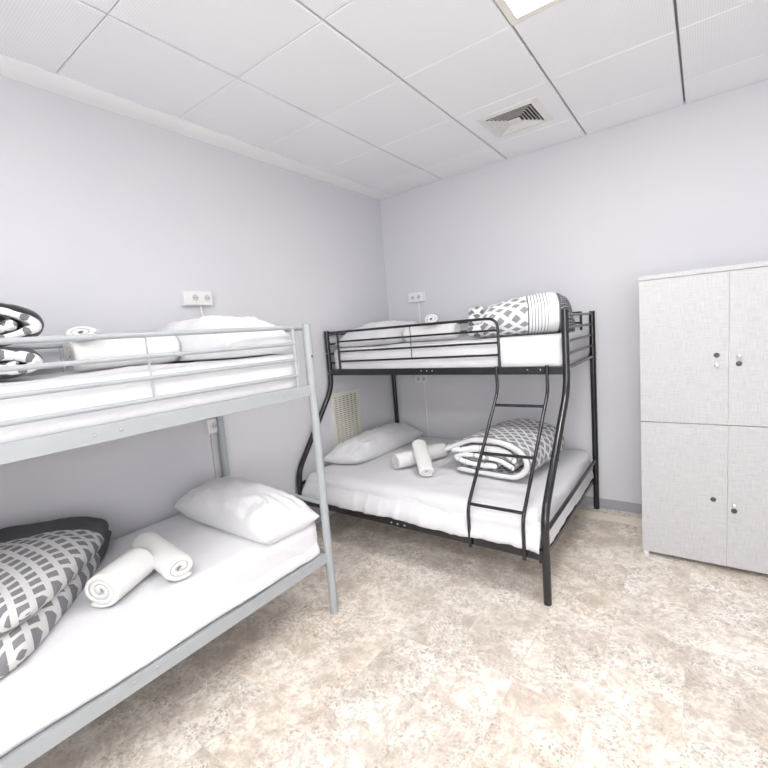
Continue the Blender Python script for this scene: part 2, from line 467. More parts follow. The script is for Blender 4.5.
# ------------------------------------------------------------------ return-air grille on the left wall
def grille():
    y0, y1, z0, z1 = -.97, -.60, .52, 1.045
    t = thing('wall_grille', (0, (y0+y1)/2, z0), 'cream louvred air grille low on the left wall behind the black bunk', 'grille')
    f = .028; b = MB()
    for lo, hi in (((y0,z0),(y1,z0+f)), ((y0,z1-f),(y1,z1)), ((y0,z0+f),(y0+f,z1-f)), ((y1-f,z0+f),(y1,z1-f))):
        b.box((.0, lo[0], lo[1]), (.013, hi[0], hi[1]))
    b.build('frame', MCREAM, t, t)
    MB().box((.0003, y0+f, z0+f), (.0015, y1-f, z1-f)).build('back_plate', MGAP, t, t)
    b = MB(); z = z0+f+.012
    while z < z1-f-.004:
        b._add([(.002,y0+f,z+.010),(.002,y1-f,z+.010),(.011,y1-f,z-.001),(.011,y0+f,z-.001),(.002,y0+f,z+.0115),(.002,y1-f,z+.0115),(.011,y1-f,z+.001),(.011,y0+f,z+.001)],
               [(0,1,2,3),(7,6,5,4),(0,4,5,1),(1,5,6,2),(2,6,7,3),(3,7,4,0)])
        z += .0185
    b.build('louvres', MCREAM, t, t)
    b = MB(); n = 6
    for k in range(1, n):
        y = y0+f+(y1-y0-2*f)*k/n; b.box((.0018, y-.0015, z0+f), (.0125, y+.0015, z1-f))
    b.build('upright_vanes', MCREAM, t, t)
grille()

# ------------------------------------------------------------------ sockets and cables
def socket(org, ax, wid, hgt, holes, label, plain=0.):
    """ax: unit vector along the plate; plate faces the room"""
    org = V(org); ax = V(ax); nr = V((1,0,0)) if abs(ax.y) > .5 else V((0,-1,0)); up = V((0,0,1))
    t = thing('wall_socket', org, label, 'socket', 'white wall sockets')
    b = MB(); b.bar(org+nr*.018-ax*wid/2, org+nr*.018+ax*wid/2, .036, hgt, up, .12); b.build('housing', MWHITE, t, t)
    for k in range(holes):
        c = org+ax*((k-(holes-1)/2)*.072*(wid/.17 if holes > 1 else 1)+plain)+nr*.036
        b = MB(); b.lathe(c, nr, [(.030,0),(.030,.002),(.026,.003),(.024,.0005)]); ins = b.build('insert', MWHITE, t, t)
        b = MB(); b.disc(c+nr*.0008, nr, .0195, .0006)
        b.build('socket_well', MSLOT, ins, t)
        for sgn in (-1, 1):
            MB().disc(c+ax*sgn*.0095+nr*.0014, nr, .0032, .0004, 10).build('pin_hole', MGAP, ins, t)
    return t
def cable(name, pts, r, label, m=MCABLE):
    b = MB(); b.tube(pts, r, 10, .03); o = b.build(name, m, loc=pts[-1]); tag(o, label, 'cable'); return o
socket((0, -2.115, 1.843), (0,1,0), .195, .092, 2, 'white double socket on the left wall above the grey bunk pillow', .022)
cable('white_cable', [(.008,-2.09,1.797), (.008,-2.085,1.74), (.008,-2.06,1.50), (.008,-2.06,1.2)], .007, 'white cable hanging from the socket above the grey bunk')
socket((0, -2.115, 1.02), (0,1,0), .095, .095, 1, 'white single socket under the grey upper bunk at the top of trunking')
tr = MB().box((0,-2.135,.02), (.016,-2.095,.972)).build('cable_trunking', MTRUNK, loc=(0,-2.115,.02)); tag(tr, 'grey cable trunking running down the left wall below the single socket', 'trunking')
socket((.358, 0, 1.85), (1,0,0), .16, .09, 2, 'white double socket on the back wall above the black upper bunk')
cable('white_cable', [(.37,-.008,1.805), (.372,-.008,1.7), (.378,-.008,1.45), (.378,-.008,1.16)], .006, 'white cable hanging from the socket above the black bunk')
socket((.355, 0, 1.055), (1,0,0), .14, .085, 2, 'white double socket on the back wall under the black upper bunk')
cable('white_cable', [(.37,-.008,1.012), (.372,-.008,.9), (.38,-.008,.6), (.38,-.008,.3)], .0055, 'white cable hanging from the socket under the black upper bunk')

# ------------------------------------------------------------------ lockers
def lockers():
    x0, y0, y1, zt = 2.296, -.662, -.03, 1.742
    wd = .427; t = thing('locker', (x0+wd, y0, 0), 'pale linen-textured block of four lockers against the back wall', 'locker')
    x1 = x0+2*wd
    b = MB(); b.box((x0, y0+.019, .028), (x1, y1, zt-.026)); b.build('body', MLINEN, t, t)
    b = MB(); b.box((x0-.003, y0-.002, zt-.026), (x1+.003, y1, zt)); b.build('top_panel', MLINEN, t, t)
    for (fx, fy) in ((x0+.02, y0+.03), (x1-.02, y0+.03), (x0+.02, y1-.03), (x1-.02, y1-.03)):
        MB().tube([(fx,fy,.0),(fx,fy,.0285)], .018, 14).build('foot', MWHITE, t, t)
    zm = .866
    # (dark lock z, knob z): the knobs sit by the middle seam
    spec = {(0,1): (1.262, 1.206), (1,1): (1.212, 1.256), (0,0): (.425, None), (1,0): (.372, .408)}
    for c in (0, 1):
        for r in (0, 1):
            xa, xb = x0+c*wd+.0015, x0+(c+1)*wd-.0015
            za, zb = (.03, zm-.0018) if r == 0 else (zm+.0018, zt-.029)
            d = MB(); e = .0012
            d._add([(xa+e,y0,za+e),(xb-e,y0,za+e),(xb-e,y0,zb-e),(xa+e,y0,zb-e),(xa,y0+e,za),(xb,y0+e,za),(xb,y0+e,zb),(xa,y0+e,zb),(xa,y0+.018,za),(xb,y0+.018,za),(xb,y0+.018,zb),(xa,y0+.018,zb)],
                   [(0,1,2,3)]+[(k,4+k,4+(k+1)%4,(k+1)%4) for k in range(4)]+[(4+k,8+k,8+(k+1)%4,4+(k+1)%4) for k in range(4)]+[(8,11,10,9)])
            do = d.build('door', MLINEN, t, t)
            if c == 1:
                MB().box((xa-.0014, y0+.0005, za), (xa, y0+.018, zb)).build('edge_band', MEDGE, do, t)
            lx = (2.668 if r else 2.657) if c == 0 else (2.765 if r else 2.752)
            zl, zk = spec[(c, r)]
            b = MB(); b.lathe((lx, y0, zl), (0,-1,0), [(.0135,0),(.0135,.004),(.011,.006),(.004,.006)]); lk = b.build('lock', MDARK, do, t)
            if zk:
                b = MB(); b.lathe((lx, y0, zk), (0,-1,0), [(.008,0),(.006,.006),(.0055,.011),(.0115,.015),(.012,.021),(.008,.024)]); b.build('knob', MCHROME, do, t)
lockers()

# ------------------------------------------------------------------ grey bunk bed
def rail_bolts(part, root, pts, nrm, r=.007, t=.005):
    for p in pts: MB().lathe(p, nrm, [(r,0),(r,t*.5),(r*.6,t),(r*.2,t)], 10).build('bolt', MBOLT, part, root)
def grey_bunk():
    XF, XB, YE, YN = .94, .045, -2.087, -4.02
    t = thing('bunk_bed', ((XF+XB)/2, (YE+YN)/2, 0), 'light grey metal bunk bed standing along the left wall', 'bunk bed', 'metal bunk beds')
    for (x, y) in ((XF,YE),(XB,YE+.01),(XF,YN),(XB,YN)):
        b = MB(); b.tube([(x,y,.0),(x,y,1.604)], .0225, 18); b.tube([(x,y,1.602),(x,y,1.609)], .021, 18)
        p = b.build('post', MGREY, t, t)
        rail_bolts(p, t, [(x+.021, y, z) for z in (.335, 1.26)], (1,0,0))
        b = MB(); b.tube([(x+.0222, y, 1.44),(x+.0236, y, 1.44)], .006, 10); b.build('screw_hole', MGAP, p, t)
    # side beams: pressed channel with folded lips
    for (z0, z1) in ((.306,.362),(1.234,1.292)):
        for x, s in ((XF,1),(XB,-1)):
            b = MB()
            b.box((x-.004, YN+.015, z0), (x+.004, YE-.015, z1)) if s > 0 else b.box((x-.004, YN+.015, z0), (x+.004, YE-.005, z1))
            xa, xb = sorted((x, x-s*.03)); b.box((xa, YN+.03, z1-.004), (xb, YE-.03, z1-.001)) ; b.box((xa, YN+.03, z0), (xb, YE-.03, z0+.003))
            bm_ = b.build('side_beam', MGREY, t, t)
            if s > 0:
                rail_bolts(bm_, t, [(x+.004, y, (z0+z1)/2+(.010 if z0 < 1 else 0)) for y in (YE-.14,YE-.20,-3.038,-3.122,YN+.1)], (1,0,0), .0065, .005)
    # end frames
    for y in (YE, YN):
        for z in (.345, .64, 1.262, 1.590):
            MB().tube([(XB,y,z),(XF,y,z)], .0125 if z not in (.345,1.262) else .016, 12).build('end_rail', MGREY, t, t)
    # guard rails
    for x, yend in ((XF-.012, YE-.085), (XB+.012, YE-.085)):
        up = MB(); up.tube([(x, yend, 1.29), (x, yend, 1.594)], .0095, 12); up.build('guard_upright', MGREY, t, t)
        up = MB(); up.tube([(x, YN+.1, 1.29), (x, YN+.1, 1.594)], .0095, 12); up.build('guard_upright', MGREY, t, t)
        MB().tube([(x, YN, 1.594), (x, YE, 1.594)], .0105, 12).build('guard_rail', MGREY, t, t)
        for z in (1.512, 1.431, 1.350):
            MB().tube([(x, YN+.1, z), (x, yend, z)], .0088, 12).build('guard_rail', MGREY, t, t)
        MB().tube([(x, -2.902, 1.352), (x, -2.902, 1.586)], .0035, 8).build('tie_rod', MGREY, t, t)
    for z in (.322, 1.252):
        for k in range(14):
            y = YN+.1+k*(YE-YN-.2)/13
            MB().box((XB+.006, y-.012, z-.006), (XF-.006, y+.012, z+.006)).build('slat', MGREY, t, t)
grey_bunk()

# ------------------------------------------------------------------ black bunk bed (wide lower bed, narrow upper bed)
BX0, BX1 = .038, 1.930
def yfu(x): return -.985+(x-BX0)/(BX1-BX0)*.085       # front line of the upper bed
YFL, YBK = -1.452, -.035
def zub(x): return 1.238-(x-BX0)/(BX1-BX0)*.022        # the upper front beam sags a little
def black_bunk():
    t = thing('bunk_bed', (.98, -.74, 0), 'black metal bunk bed with a wider lower bed in the back corner', 'bunk bed', 'metal bunk beds')
    # front posts bow outwards to the wider lower bed
    for x in (BX0, BX1):
        yu = yfu(x)
        b = MB(); b.tube([(x,yu,1.586),(x,yu,1.10),(x,YFL,.50),(x,YFL,.0)], .0215, 18, .10)
        p = b.build('front_post', MBLACK, t, t)
        rail_bolts(p, t, [(x+(.0215 if x > 1 else .0), yu-(0 if x > 1 else .0215), z) for z in (1.40, 1.228)], (1,0,0) if x > 1 else (0,-1,0), .006, .005)
        b = MB(); ym = yu+(YFL-yu)*.58; b.tube([(x, ym-.0, .752-.016),(x, ym+.005, .752+.012)], .0222, 16)
        b.build('joint_collar', MBLACK, p, t)
    for x in (BX0-.012, BX1-.012):
        b = MB(); b.tube([(x,YBK,.0),(x,YBK,1.572)], .0215, 18); p = b.build('rear_post', MBLACK, t, t)
        rail_bolts(p, t, [(x+.0215, YBK, z) for z in (.30, .345, 1.20, 1.25)], (1,0,0), .006, .005)
    # upper frame
    b = MB(); b.bar((BX0,yfu(BX0),zub(BX0)), (BX1,yfu(BX1),zub(BX1)), .03, .05); fb = b.build('upper_beam', MBLACK, t, t)
    rail_bolts(fb, t, [(x, yfu(x)-.015, zub(x)+.006) for x in (.93,.975,1.02,1.70,1.78)], (0,-1,0), .005, .004)
    MB().bar((BX0-.012,YBK,1.228), (BX1-.012,YBK,1.228), .03, .048).build('upper_beam', MBLACK, t, t)
    # lower frame
    b = MB(); b.bar((BX0,YFL,.278), (BX1,YFL,.278), .03, .062); fb = b.build('lower_beam', MBLACK, t, t)
    rail_bolts(fb, t, [(x, YFL-.015, .270) for x in (.925,.975,1.03)], (0,-1,0), .006, .005)
    MB().bar((BX0-.012,YBK,.278), (BX1-.012,YBK,.278), .03, .062).build('lower_beam', MBLACK, t, t)
    # end rails
    for x in (BX0, BX1):
        for z in (1.228, 1.312, 1.392, 1.474, 1.553):
            MB().tube([(x, yfu(x), z), (x-.012, YBK, z)], .0085 if z > 1.25 else .013, 12).build('end_rail', MBLACK, t, t)
        xe = x-(.028 if x > 1 else -.028); MB().bar((xe,YFL,.240), (xe,YBK,.240), .020, .028).build('end_rail', MBLACK, t, t)
        MB().tube([(x,YFL,.405), (x-.012,YBK,.405)], .0125, 12).build('end_rail', MBLACK, t, t)
    # front guard rail, rounded at its free end
    b = MB(); P = lambda x, z: (x, yfu(x)+.006, z)
    b.tube([P(BX0,1.570), P(1.512,1.570), P(1.512,1.235)], .0095, 12, .075); b.build('guard_rail', MBLACK, t, t)
    MB().tube([P(.148,1.235), P(.148,1.570)], .0095, 12).build('guard_upright', MBLACK, t, t)
    for z in (1.490, 1.408, 1.326): MB().tube([P(.148,z), P(1.512,z)], .0075, 12).build('guard_rail', MBLACK, t, t)
    MB().tube([P(.845,1.326), P(.845,1.570)], .003, 8).build('tie_rod', MBLACK, t, t)
    # rear guard rail
    Q = lambda x, z: (x, YBK-.004, z)
    for z in (1.570, 1.490): MB().tube([Q(BX0-.012,z), Q(1.84,z)], .0085, 12).build('guard_rail', MBLACK, t, t)
    MB().tube([Q(1.84,1.235), Q(1.84,1.575)], .0095, 12).build('guard_upright', MBLACK, t, t)
    MB().tube([Q(.148,1.235), Q(.148,1.575)], .0095, 12).build('guard_upright', MBLACK, t, t)
    # ladder
    xl, xr = 1.500, 1.822
    lad = MB()
    yb = YFL-.026
    b = MB(); pl = [(yfu(xl)-.022,1.252),(yfu(xl)-.022,1.085),(yb,.485),(yb,.238)]
    ladder = b.tube([(xl,y,z) for y, z in pl], .0105, 14, .05).build('ladder_stile', MBLACK, t, t)
    pr = [(yfu(xr)-.022,1.252),(yfu(xr)-.022,1.085),(yb,.47),(yb,.238)]
    MB().tube([(xr,y,z) for y, z in pr], .0105, 14, .05).build('ladder_stile', MBLACK, t, t)
    for z in (1.005, .745, .50):
        f = (1.085-z)/(1.085-.485); ya = (yfu(xl)-.022)*(1-f)+yb*f; yc = (yfu(xr)-.022)*(1-f)+yb*f
        MB().tube([(xl,ya,z),(xr,yc,z)], .0095, 12).build('ladder_rung', MBLACK, t, t)
    for z, y0, y1 in ((.262,YFL+.014,YBK-.012), (1.212,-.89,YBK-.012)):
        for k in range(13):
            x = BX0+.08+k*(BX1-BX0-.17)/12
            MB().box((x-.02,y0+.0,z-.006), (x+.02,y1,z+.006)).build('slat', MSLAT, t, t)
black_bunk()

# ------------------------------------------------------------------ soft things
def fbm(p, o=3):
    return noise.fractal(V(p), 1., 2., o)
def mattress(lo, hi, r, label, seed, side=.006, top=.003, skew=None, ax=1, sag=None):
    """rounded fitted-sheet mattress; wrinkles hang down its sides"""
    lo, hi = V(lo), V(hi); c = (lo+hi)/2
    rng = [hi[i]-lo[i] for i in range(3)]
    def cuts(L, step):
        n = max(4, int(L/step)); e = [0, .008, .02, .035, .055]
        e = [q for q in e if q < L*.4]
        inner = [e[-1]+(L-2*e[-1])*k/n for k in range(1, n)]
        return e+inner+[L-q for q in reversed(e)]
    cx, cyy, cz = cuts(rng[0], .03), cuts(rng[1], .03), cuts(rng[2], .02)
    bm = bmesh.new(); cache = {}
    def vert(x, y, z):
        k = (round(x,5), round(y,5), round(z,5))
        if k in cache: return cache[k]
        p = lo+V((x,y,z)); q = V(tuple(min(max(p[i], lo[i]+r), hi[i]-r) for i in range(3)))
        d = p-q; nn = d.normalized() if d.length > 1e-9 else V((0,0,0)); p2 = q+nn*r if d.length > 1e-9 else p
        fz = z/rng[2]
        if nn.z > .95:
            h = fbm((p.x*3+seed, p.y*3, 0), 3)*top*1.6
            rid = 1-abs(fbm((p.x*2.2+p.y*.6+seed, p.y*2.0-seed, 3), 2))*3.2
            p2 = p2+V((0,0,h+max(0,rid)*top))
        elif nn.length > 0:
            al = p.y if abs(nn.x) > abs(nn.y) else p.x
            a = fbm((al*7+fz*1.5+seed, fz*.9, 1), 3)
            rid = max(0, 1-abs(fbm((al*3.3+fz*1.1+seed*2, fz*.6, 9), 2))*4)
            k2 = (math.sin(min(1, fz*1.15)*PI)*.6+.4)
            p2 = p2+V((nn.x, nn.y, 0))*(a*side*k2*1.3+rid*side*.8)
            if sag and nn.z < .5: p2 = p2+V((nn.x, nn.y, 0))*(sag*math.sin(fz*PI))
        if skew: p2 = skew(p2)
        cache[k] = bm.verts.new(p2); return cache[k]
    L = rng
    def face(A, B, f):
        for i in range(len(A)-1):
            for j in range(len(B)-1):
                vs = [vert(*f(A[i],B[j])), vert(*f(A[i+1],B[j])), vert(*f(A[i+1],B[j+1])), vert(*f(A[i],B[j+1]))]
                try: bm.faces.new(vs)
                except ValueError: pass
    face(cx, cyy, lambda a,b: (a,b,L[2])); face(cx, cyy, lambda a,b: (a,b,0))
    face(cx, cz, lambda a,b: (a,0,b)); face(cx, cz, lambda a,b: (a,L[1],b))
    face(cyy, cz, lambda a,b: (0,a,b)); face(cyy, cz, lambda a,b: (L[0],a,b))
    bmesh.ops.recalc_face_normals(bm, faces=bm.faces)
    org = V((c.x, c.y, lo.z)); bmesh.ops.translate(bm, verts=bm.verts, vec=-org)
    me = bpy.data.meshes.new('mattress'); bm.to_mesh(me); bm.free()
    for p in me.polygons: p.use_smooth = True
    me.materials.append(MSHEET)
    o = bpy.data.objects.new('mattress', me); COL.objects.link(o); o.location = org
    return tag(o, label, 'mattress', 'mattresses in white sheets')
mattress((.06,-3.99,.3285), (.918,-2.112,.563), .055, 'white-sheeted mattress on the lower deck of the grey bunk', 1.3, .004, .003)
mattress((.06,-3.99,1.2585), (.908,-2.107,1.462), .05, 'white-sheeted mattress on the upper deck of the grey bunk', 5.1, .004, .004)
mattress((.068,-1.428,.2685), (1.895,-.062,.487), .06, 'white-sheeted wide mattress on the lower deck of the black bunk', 8.4, .008, .004)
mattress((.062,-.885,1.2185), (1.905,-.062,1.432), .045, 'white-sheeted mattress on the upper deck of the black bunk', 3.7, .005, .003,
         skew=lambda p: V((p.x, p.y+((yfu(p.x)+.885+.022) if p.y < -.4 else 0)*min(1,(-.4-p.y)/.4) if p.y < -.4 else p.y, p.z)))

def hem(mt, a, b, nrm, z0, z1, o0, o1, seed, amp=.006, wob=.010, th=.004, tilt=0., root=None):
    """loose sheet edge hanging down the side of a mattress, from z0 to a wavy lower edge near z1"""
    a, b, nrm = V((*a, 0)), V((*b, 0)), V((*nrm, 0)); L = (b-a).length; d = (b-a)/L; n, m_ = int(L/.014), 9
    vs, fs = [], []
    for i in range(n+1):
        s_ = L*i/n; q = a+d*s_
        zb = z1+wob*fbm((s_*3.1+seed, 0, 0), 3)+wob*.5*math.sin(s_*9+seed)+tilt*(i/n)
        rid = max(0, 1-abs(fbm((s_*4.2+seed, 5, 1), 2))*5)+.5*max(0, 1-abs(fbm((s_*9.+seed, 2, 8), 2))*4)
        for j in range(m_+1):
            f = j/m_; z = z0+(zb-z0)*f
            sh = fbm((s_*6+f*.8+seed, f*.7, 3), 3)
            o = o0+(o1-o0)*(lambda q: q*q*(3-2*q))(min(1, f*1.25))+amp*(sh+rid*.9)*(.25+.75*f)*min(1, f*3)
            vs.append(q+nrm*o+V((0,0,z)))
    k = len(vs); W = m_+1
    vs += [v-nrm*th for v in vs]
    for i in range(n):
        for j in range(m_):
            q = (i*W+j, i*W+j+1, (i+1)*W+j+1, (i+1)*W+j); fs.append(q); fs.append(tuple(k+t for t in reversed(q)))
    bd = [(i*W+m_, (i+1)*W+m_) for i in range(n)]+[((i+1)*W, i*W) for i in range(n)]+[(j, j+1) for j in range(m_)]+[(n*W+j+1, n*W+j) for j in range(m_)]
    for p, q in bd: fs.append((p, q, k+q, k+p))
    mb = MB(); mb._add(vs, fs, True); return mb.build('sheet_hem', MSHEET, mt, mt)
MT = [o for o in COL.objects if o.name.startswith('mattress')]
hem(MT[0], (.918,-3.97), (.918,-2.14), (1,0), .462, .372, -.010, .012, 2.2, .004, .008)
hem(MT[2], (.085,-1.428), (1.905,-1.428), (0,-1), .445, .308, -.006, .048, 6.3, .013, .010, tilt=-.010)
hem(MT[2], (1.893,-1.41), (1.893,-.08), (1,0), .385, .268, -.006, .014, 9.3, .004, .006)

def puff(name, quad, z, h, m, parent=None, root=None, corner=.0, pinch=.06, p=2.6, q=.55, bot=.25, seed=0., wr=.006, nu=44, nv=44, loc=None, wscale=9., bed=None, rwr=1.):
    """cushion-like closed shape on a ground quad (u along quad[0]->quad[1], v along quad[0]->quad[3]); each corner (x,y,dz);
    bed = (xmax, ymin, ymax, r): keeps it on top of a mattress with rounded edges"""
    A, B, C, D = [V((*c[:2], c[2] if len(c) > 2 else 0)) for c in quad]
    lu, lv = (B-A).length, (D-A).length
    verts, uvm, uvp = [], [], []
    def base(x, y):
        if not bed: return -9
        xm, y0, y1, r = bed; d = max(0, x-(xm-r), (y0+r)-y, y-(y1-r))
        return z-(r-math.sqrt(max(0, r*r-d*d))) if d < r else -9
    def pos(u, v, side):
        s, r = 2*u-1, 2*v-1
        S_, R_ = s*math.sqrt(max(0, 1-corner*r*r/2)), r*math.sqrt(max(0, 1-corner*s*s/2))
        S_ *= 1-pinch*(1-r*r)*abs(s)**1.5; R_ *= 1-pinch*(1-s*s)*abs(r)**1.5
        U_, W_ = (S_+1)/2, (R_+1)/2
        g = A*(1-U_)*(1-W_)+B*U_*(1-W_)+C*U_*W_+D*(1-U_)*W_
        e = max(0., (max(0, 1-abs(s)**p)*max(0, 1-abs(r)**p))**q)
        n1 = fbm((g.x*wscale+seed, g.y*wscale, 1), 3)
        rid = max(0, 1-abs(fbm((g.x*wscale*.8+seed*3, g.y*wscale*.45, 7), 2))*4)
        rad = math.atan2(r, s); edge = max(abs(s), abs(r))
        n2 = math.sin(rad*15+4*n1+seed)*max(0, edge-.40)*(1-edge)*5*rwr
        rim = h*bot
        if side > 0: zz = z+g.z+rim+e*(h-rim)+(n1*wr+n2*wr+rid*wr*.9)*min(1, e*3)
        else: zz = z+g.z+rim*(1-min(1, e*2.2))
        zz = max(zz, base(g.x, g.y)+.002+(.006 if side > 0 else 0))
        return V((g.x, g.y, zz))
    nuv = (nu+1)*(nv+1)
    for side in (1, -1):
        for j in range(nv+1):
            for i in range(nu+1):
                u, v = .5-.5*math.cos(PI*i/nu), .5-.5*math.cos(PI*j/nv)
                u = u*.6+.4*i/nu; v = v*.6+.4*j/nv
                verts.append(pos(u, v, side)); uvm.append((u*lu, v*lv)); uvp.append((u, v))
    faces = []
    for j in range(nv):
        for i in range(nu):
            a = j*(nu+1)+i; f = (a, a+1, a+nu+2, a+nu+1)
            faces.append(f); faces.append(tuple(nuv+k for k in reversed(f)))
    org = V(root.location) if root is not None else V(loc if loc else ((A.x+C.x)/2, (A.y+C.y)/2, z))
    me = bpy.data.meshes.new(name)
    me.from_pydata([tuple(v-org) for v in verts], [], faces)
    for nm, src in (('metric', uvm), ('param', uvp)):
        l = me.uv_layers.new(name=nm)
        for lp in me.loops: l.data[lp.index].uv = src[lp.vertex_index]
    bm = bmesh.new(); bm.from_mesh(me); bmesh.ops.remove_doubles(bm, verts=bm.verts, dist=1e-5)
    bmesh.ops.recalc_face_normals(bm, faces=bm.faces); bm.to_mesh(me); bm.free()
    for f in me.polygons: f.use_smooth = True
    me.materials.append(m)
    o = bpy.data.objects.new(name, me); COL.objects.link(o)
    if parent is not None: o.parent = parent
    else: o.location = org
    return o
PG = 'white pillows'
o = puff('pillow', [(.095,-2.50), (.955,-2.49,-.035), (.965,-2.125,-.045), (.09,-2.115)], .567, .20, MPILLOW, corner=.14, pinch=.06, p=2.9, q=.56, seed=2., wr=.013, bot=.30, bed=(.918,-3.99,-2.112,.055))
tag(o, 'white pillow at the far end of the grey lower bunk', 'pillow', PG)
o = puff('pillow', [(.075,-2.56), (.885,-2.53), (.905,-2.112,-.015), (.075,-2.115)], 1.469, .215, MPILLOW, corner=.16, pinch=.03, p=3.2, q=.56, seed=5., wr=.012, bot=.30, bed=(.908,-3.99,-2.107,.05))
tag(o, 'white pillow at the far end of the grey upper bunk', 'pillow', PG)
o = puff('pillow', [(.080,-1.255), (.395,-1.16), (.425,-.125), (.08,-.12)], .493, .185, MPILLOW, corner=.14, pinch=.05, seed=9., wr=.013, bed=(1.9,-1.43,-.06,.06))
tag(o, 'long white pillow at the wall end of the black lower bunk', 'pillow', PG)
o = puff('pillow', [(.072,-.955,-.02), (.56,-.90), (.62,-.12), (.072,-.11)], 1.437, .20, MPILLOW, corner=.12, pinch=.04, seed=12., wr=.011, bed=(1.9,-.96,-.06,.045))
tag(o, 'white pillow at the left end of the black upper bunk', 'pillow', PG)

def spiral_roll(name, m, R, L, turns, flat=1., thick=.9, seed=0., taper=.0, ends=.006):
    """towel rolled up: spiral strip extruded along local x, resting on z=0"""
    pitch = R/(turns+.35); n = int(turns*26); path = []
    for i in range(n+1):
        th = 2*PI*turns*i/n; r = pitch*.26+pitch*th/(2*PI)
        path.append((r, th))
    ns = 18; verts = []; faces = []
    tw = pitch*thick
    off = -path[-1][1]-PI*.30            # free edge tucked low at one side
    for k in range(ns+1):
        f = k/ns; x = (f-.5)*L
        e = min(f, 1-f)*L; sh = 1-.10*max(0, 1-e/.02)**2
        for i, (r, th) in enumerate(path):
            for sgn in (0, 1):
                rr = r+(tw if sgn else 0)*1.0-tw*.5
                if sgn == 1: rr = rr*(sh if i > n-28 else 1)
                a = th+off; w_ = 1+.035*fbm((x*9+seed, math.cos(a)*1.2, math.sin(a)*1.2), 2)
                cone = (1-f*0)*pitch*.0
                xx = x+(.5-f)*2*ends*(1-rr/R)*0+(1 if f > .5 else -1)*(-.010*(1-min(1, rr/R))**1)*(abs(2*f-1)**6)
                verts.append((xx, math.cos(a)*rr*w_*(2-flat), math.sin(a)*rr*w_*flat))
    m2 = 2*(n+1)
    def id(k, i, s): return k*m2+i*2+s
    for k in range(ns):
        for i in range(n):
            faces.append((id(k,i,1), id(k,i+1,1), id(k+1,i+1,1), id(k+1,i,1)))
            faces.append((id(k,i,0), id(k+1,i,0), id(k+1,i+1,0), id(k,i+1,0)))
        for i in (0, n): faces.append((id(k,i,0), id(k,i,1), id(k+1,i,1), id(k+1,i,0)))
    for k in (0, ns):
        for i in range(n): faces.append((id(k,i,0), id(k,i+1,0), id(k,i+1,1), id(k,i,1)))
    zmin = min(v[2] for v in verts); verts = [(a, b, c-zmin) for a, b, c in verts]
    me = bpy.data.meshes.new(name); me.from_pydata(verts, [], faces)
    bm = bmesh.new(); bm.from_mesh(me); bmesh.ops.recalc_face_normals(bm, faces=bm.faces); bm.to_mesh(me); bm.free()
    for p in me.polygons: p.use_smooth = True
    me.materials.append(m)
    return me
def towel(R, L, turns, loc, rz, label, flat=.9, tilt=0., seed=0., rx=0.):
    o = bpy.data.objects.new('towel', spiral_roll('towel', MTOWEL, R, L, turns, flat, seed=seed)); COL.objects.link(o)
    o.location = loc; o.rotation_euler = (rx, tilt, rz)
    return tag(o, label, 'towel', 'rolled white towels')
def zh(o): return max(v.co.z for v in o.data.vertices)

rad = math.radians
# grey lower bunk
T1 = towel(.071, .24, 3.2, (.700,-3.022,.570), rad(119), 'large rolled white towel on the grey lower bunk, spiral end showing', .92, 0, 1.)
T2 = towel(.058, .44, 2.2, (.638,-2.825,.570), rad(-7), 'smaller rolled white towel behind the spiral end one on the grey lower bunk', .86, 0, 2.)
# grey upper bunk
T3 = towel(.073, .46, 3.2, (.45,-2.77,1.469), rad(90), 'large rolled white towel behind the rails of the grey upper bunk', .95, 0, 3.)
T4 = towel(.043, .30, 2.2, (.43,-2.905,1.601), rad(-28), 'small rolled white towel on top of the large one on the grey upper bunk', .62, rad(0), 4.)
# black lower bunk
T5 = towel(.066, .48, 2.6, (.805,-.86,.493), rad(67), 'large rolled white towel between pillow and duvet on the black lower bunk', .9, 0, 5.)
T6 = towel(.050, .36, 2.2, (.925,-1.015,.562), rad(-50), 'smaller rolled white towel leaning across the large one on the black lower bunk', .8, rad(22), 6.)
# black upper bunk
T7 = towel(.068, .46, 2.8, (.83,-.60,1.437), rad(4), 'large rolled white towel behind the rail of the black upper bunk', .95, 0, 7.)
T8 = towel(.050, .26, 2.2, (.835,-.58,1.563), rad(-62), 'small rolled white towel on top of the large one on the black upper bunk', .85, 0, 8.)

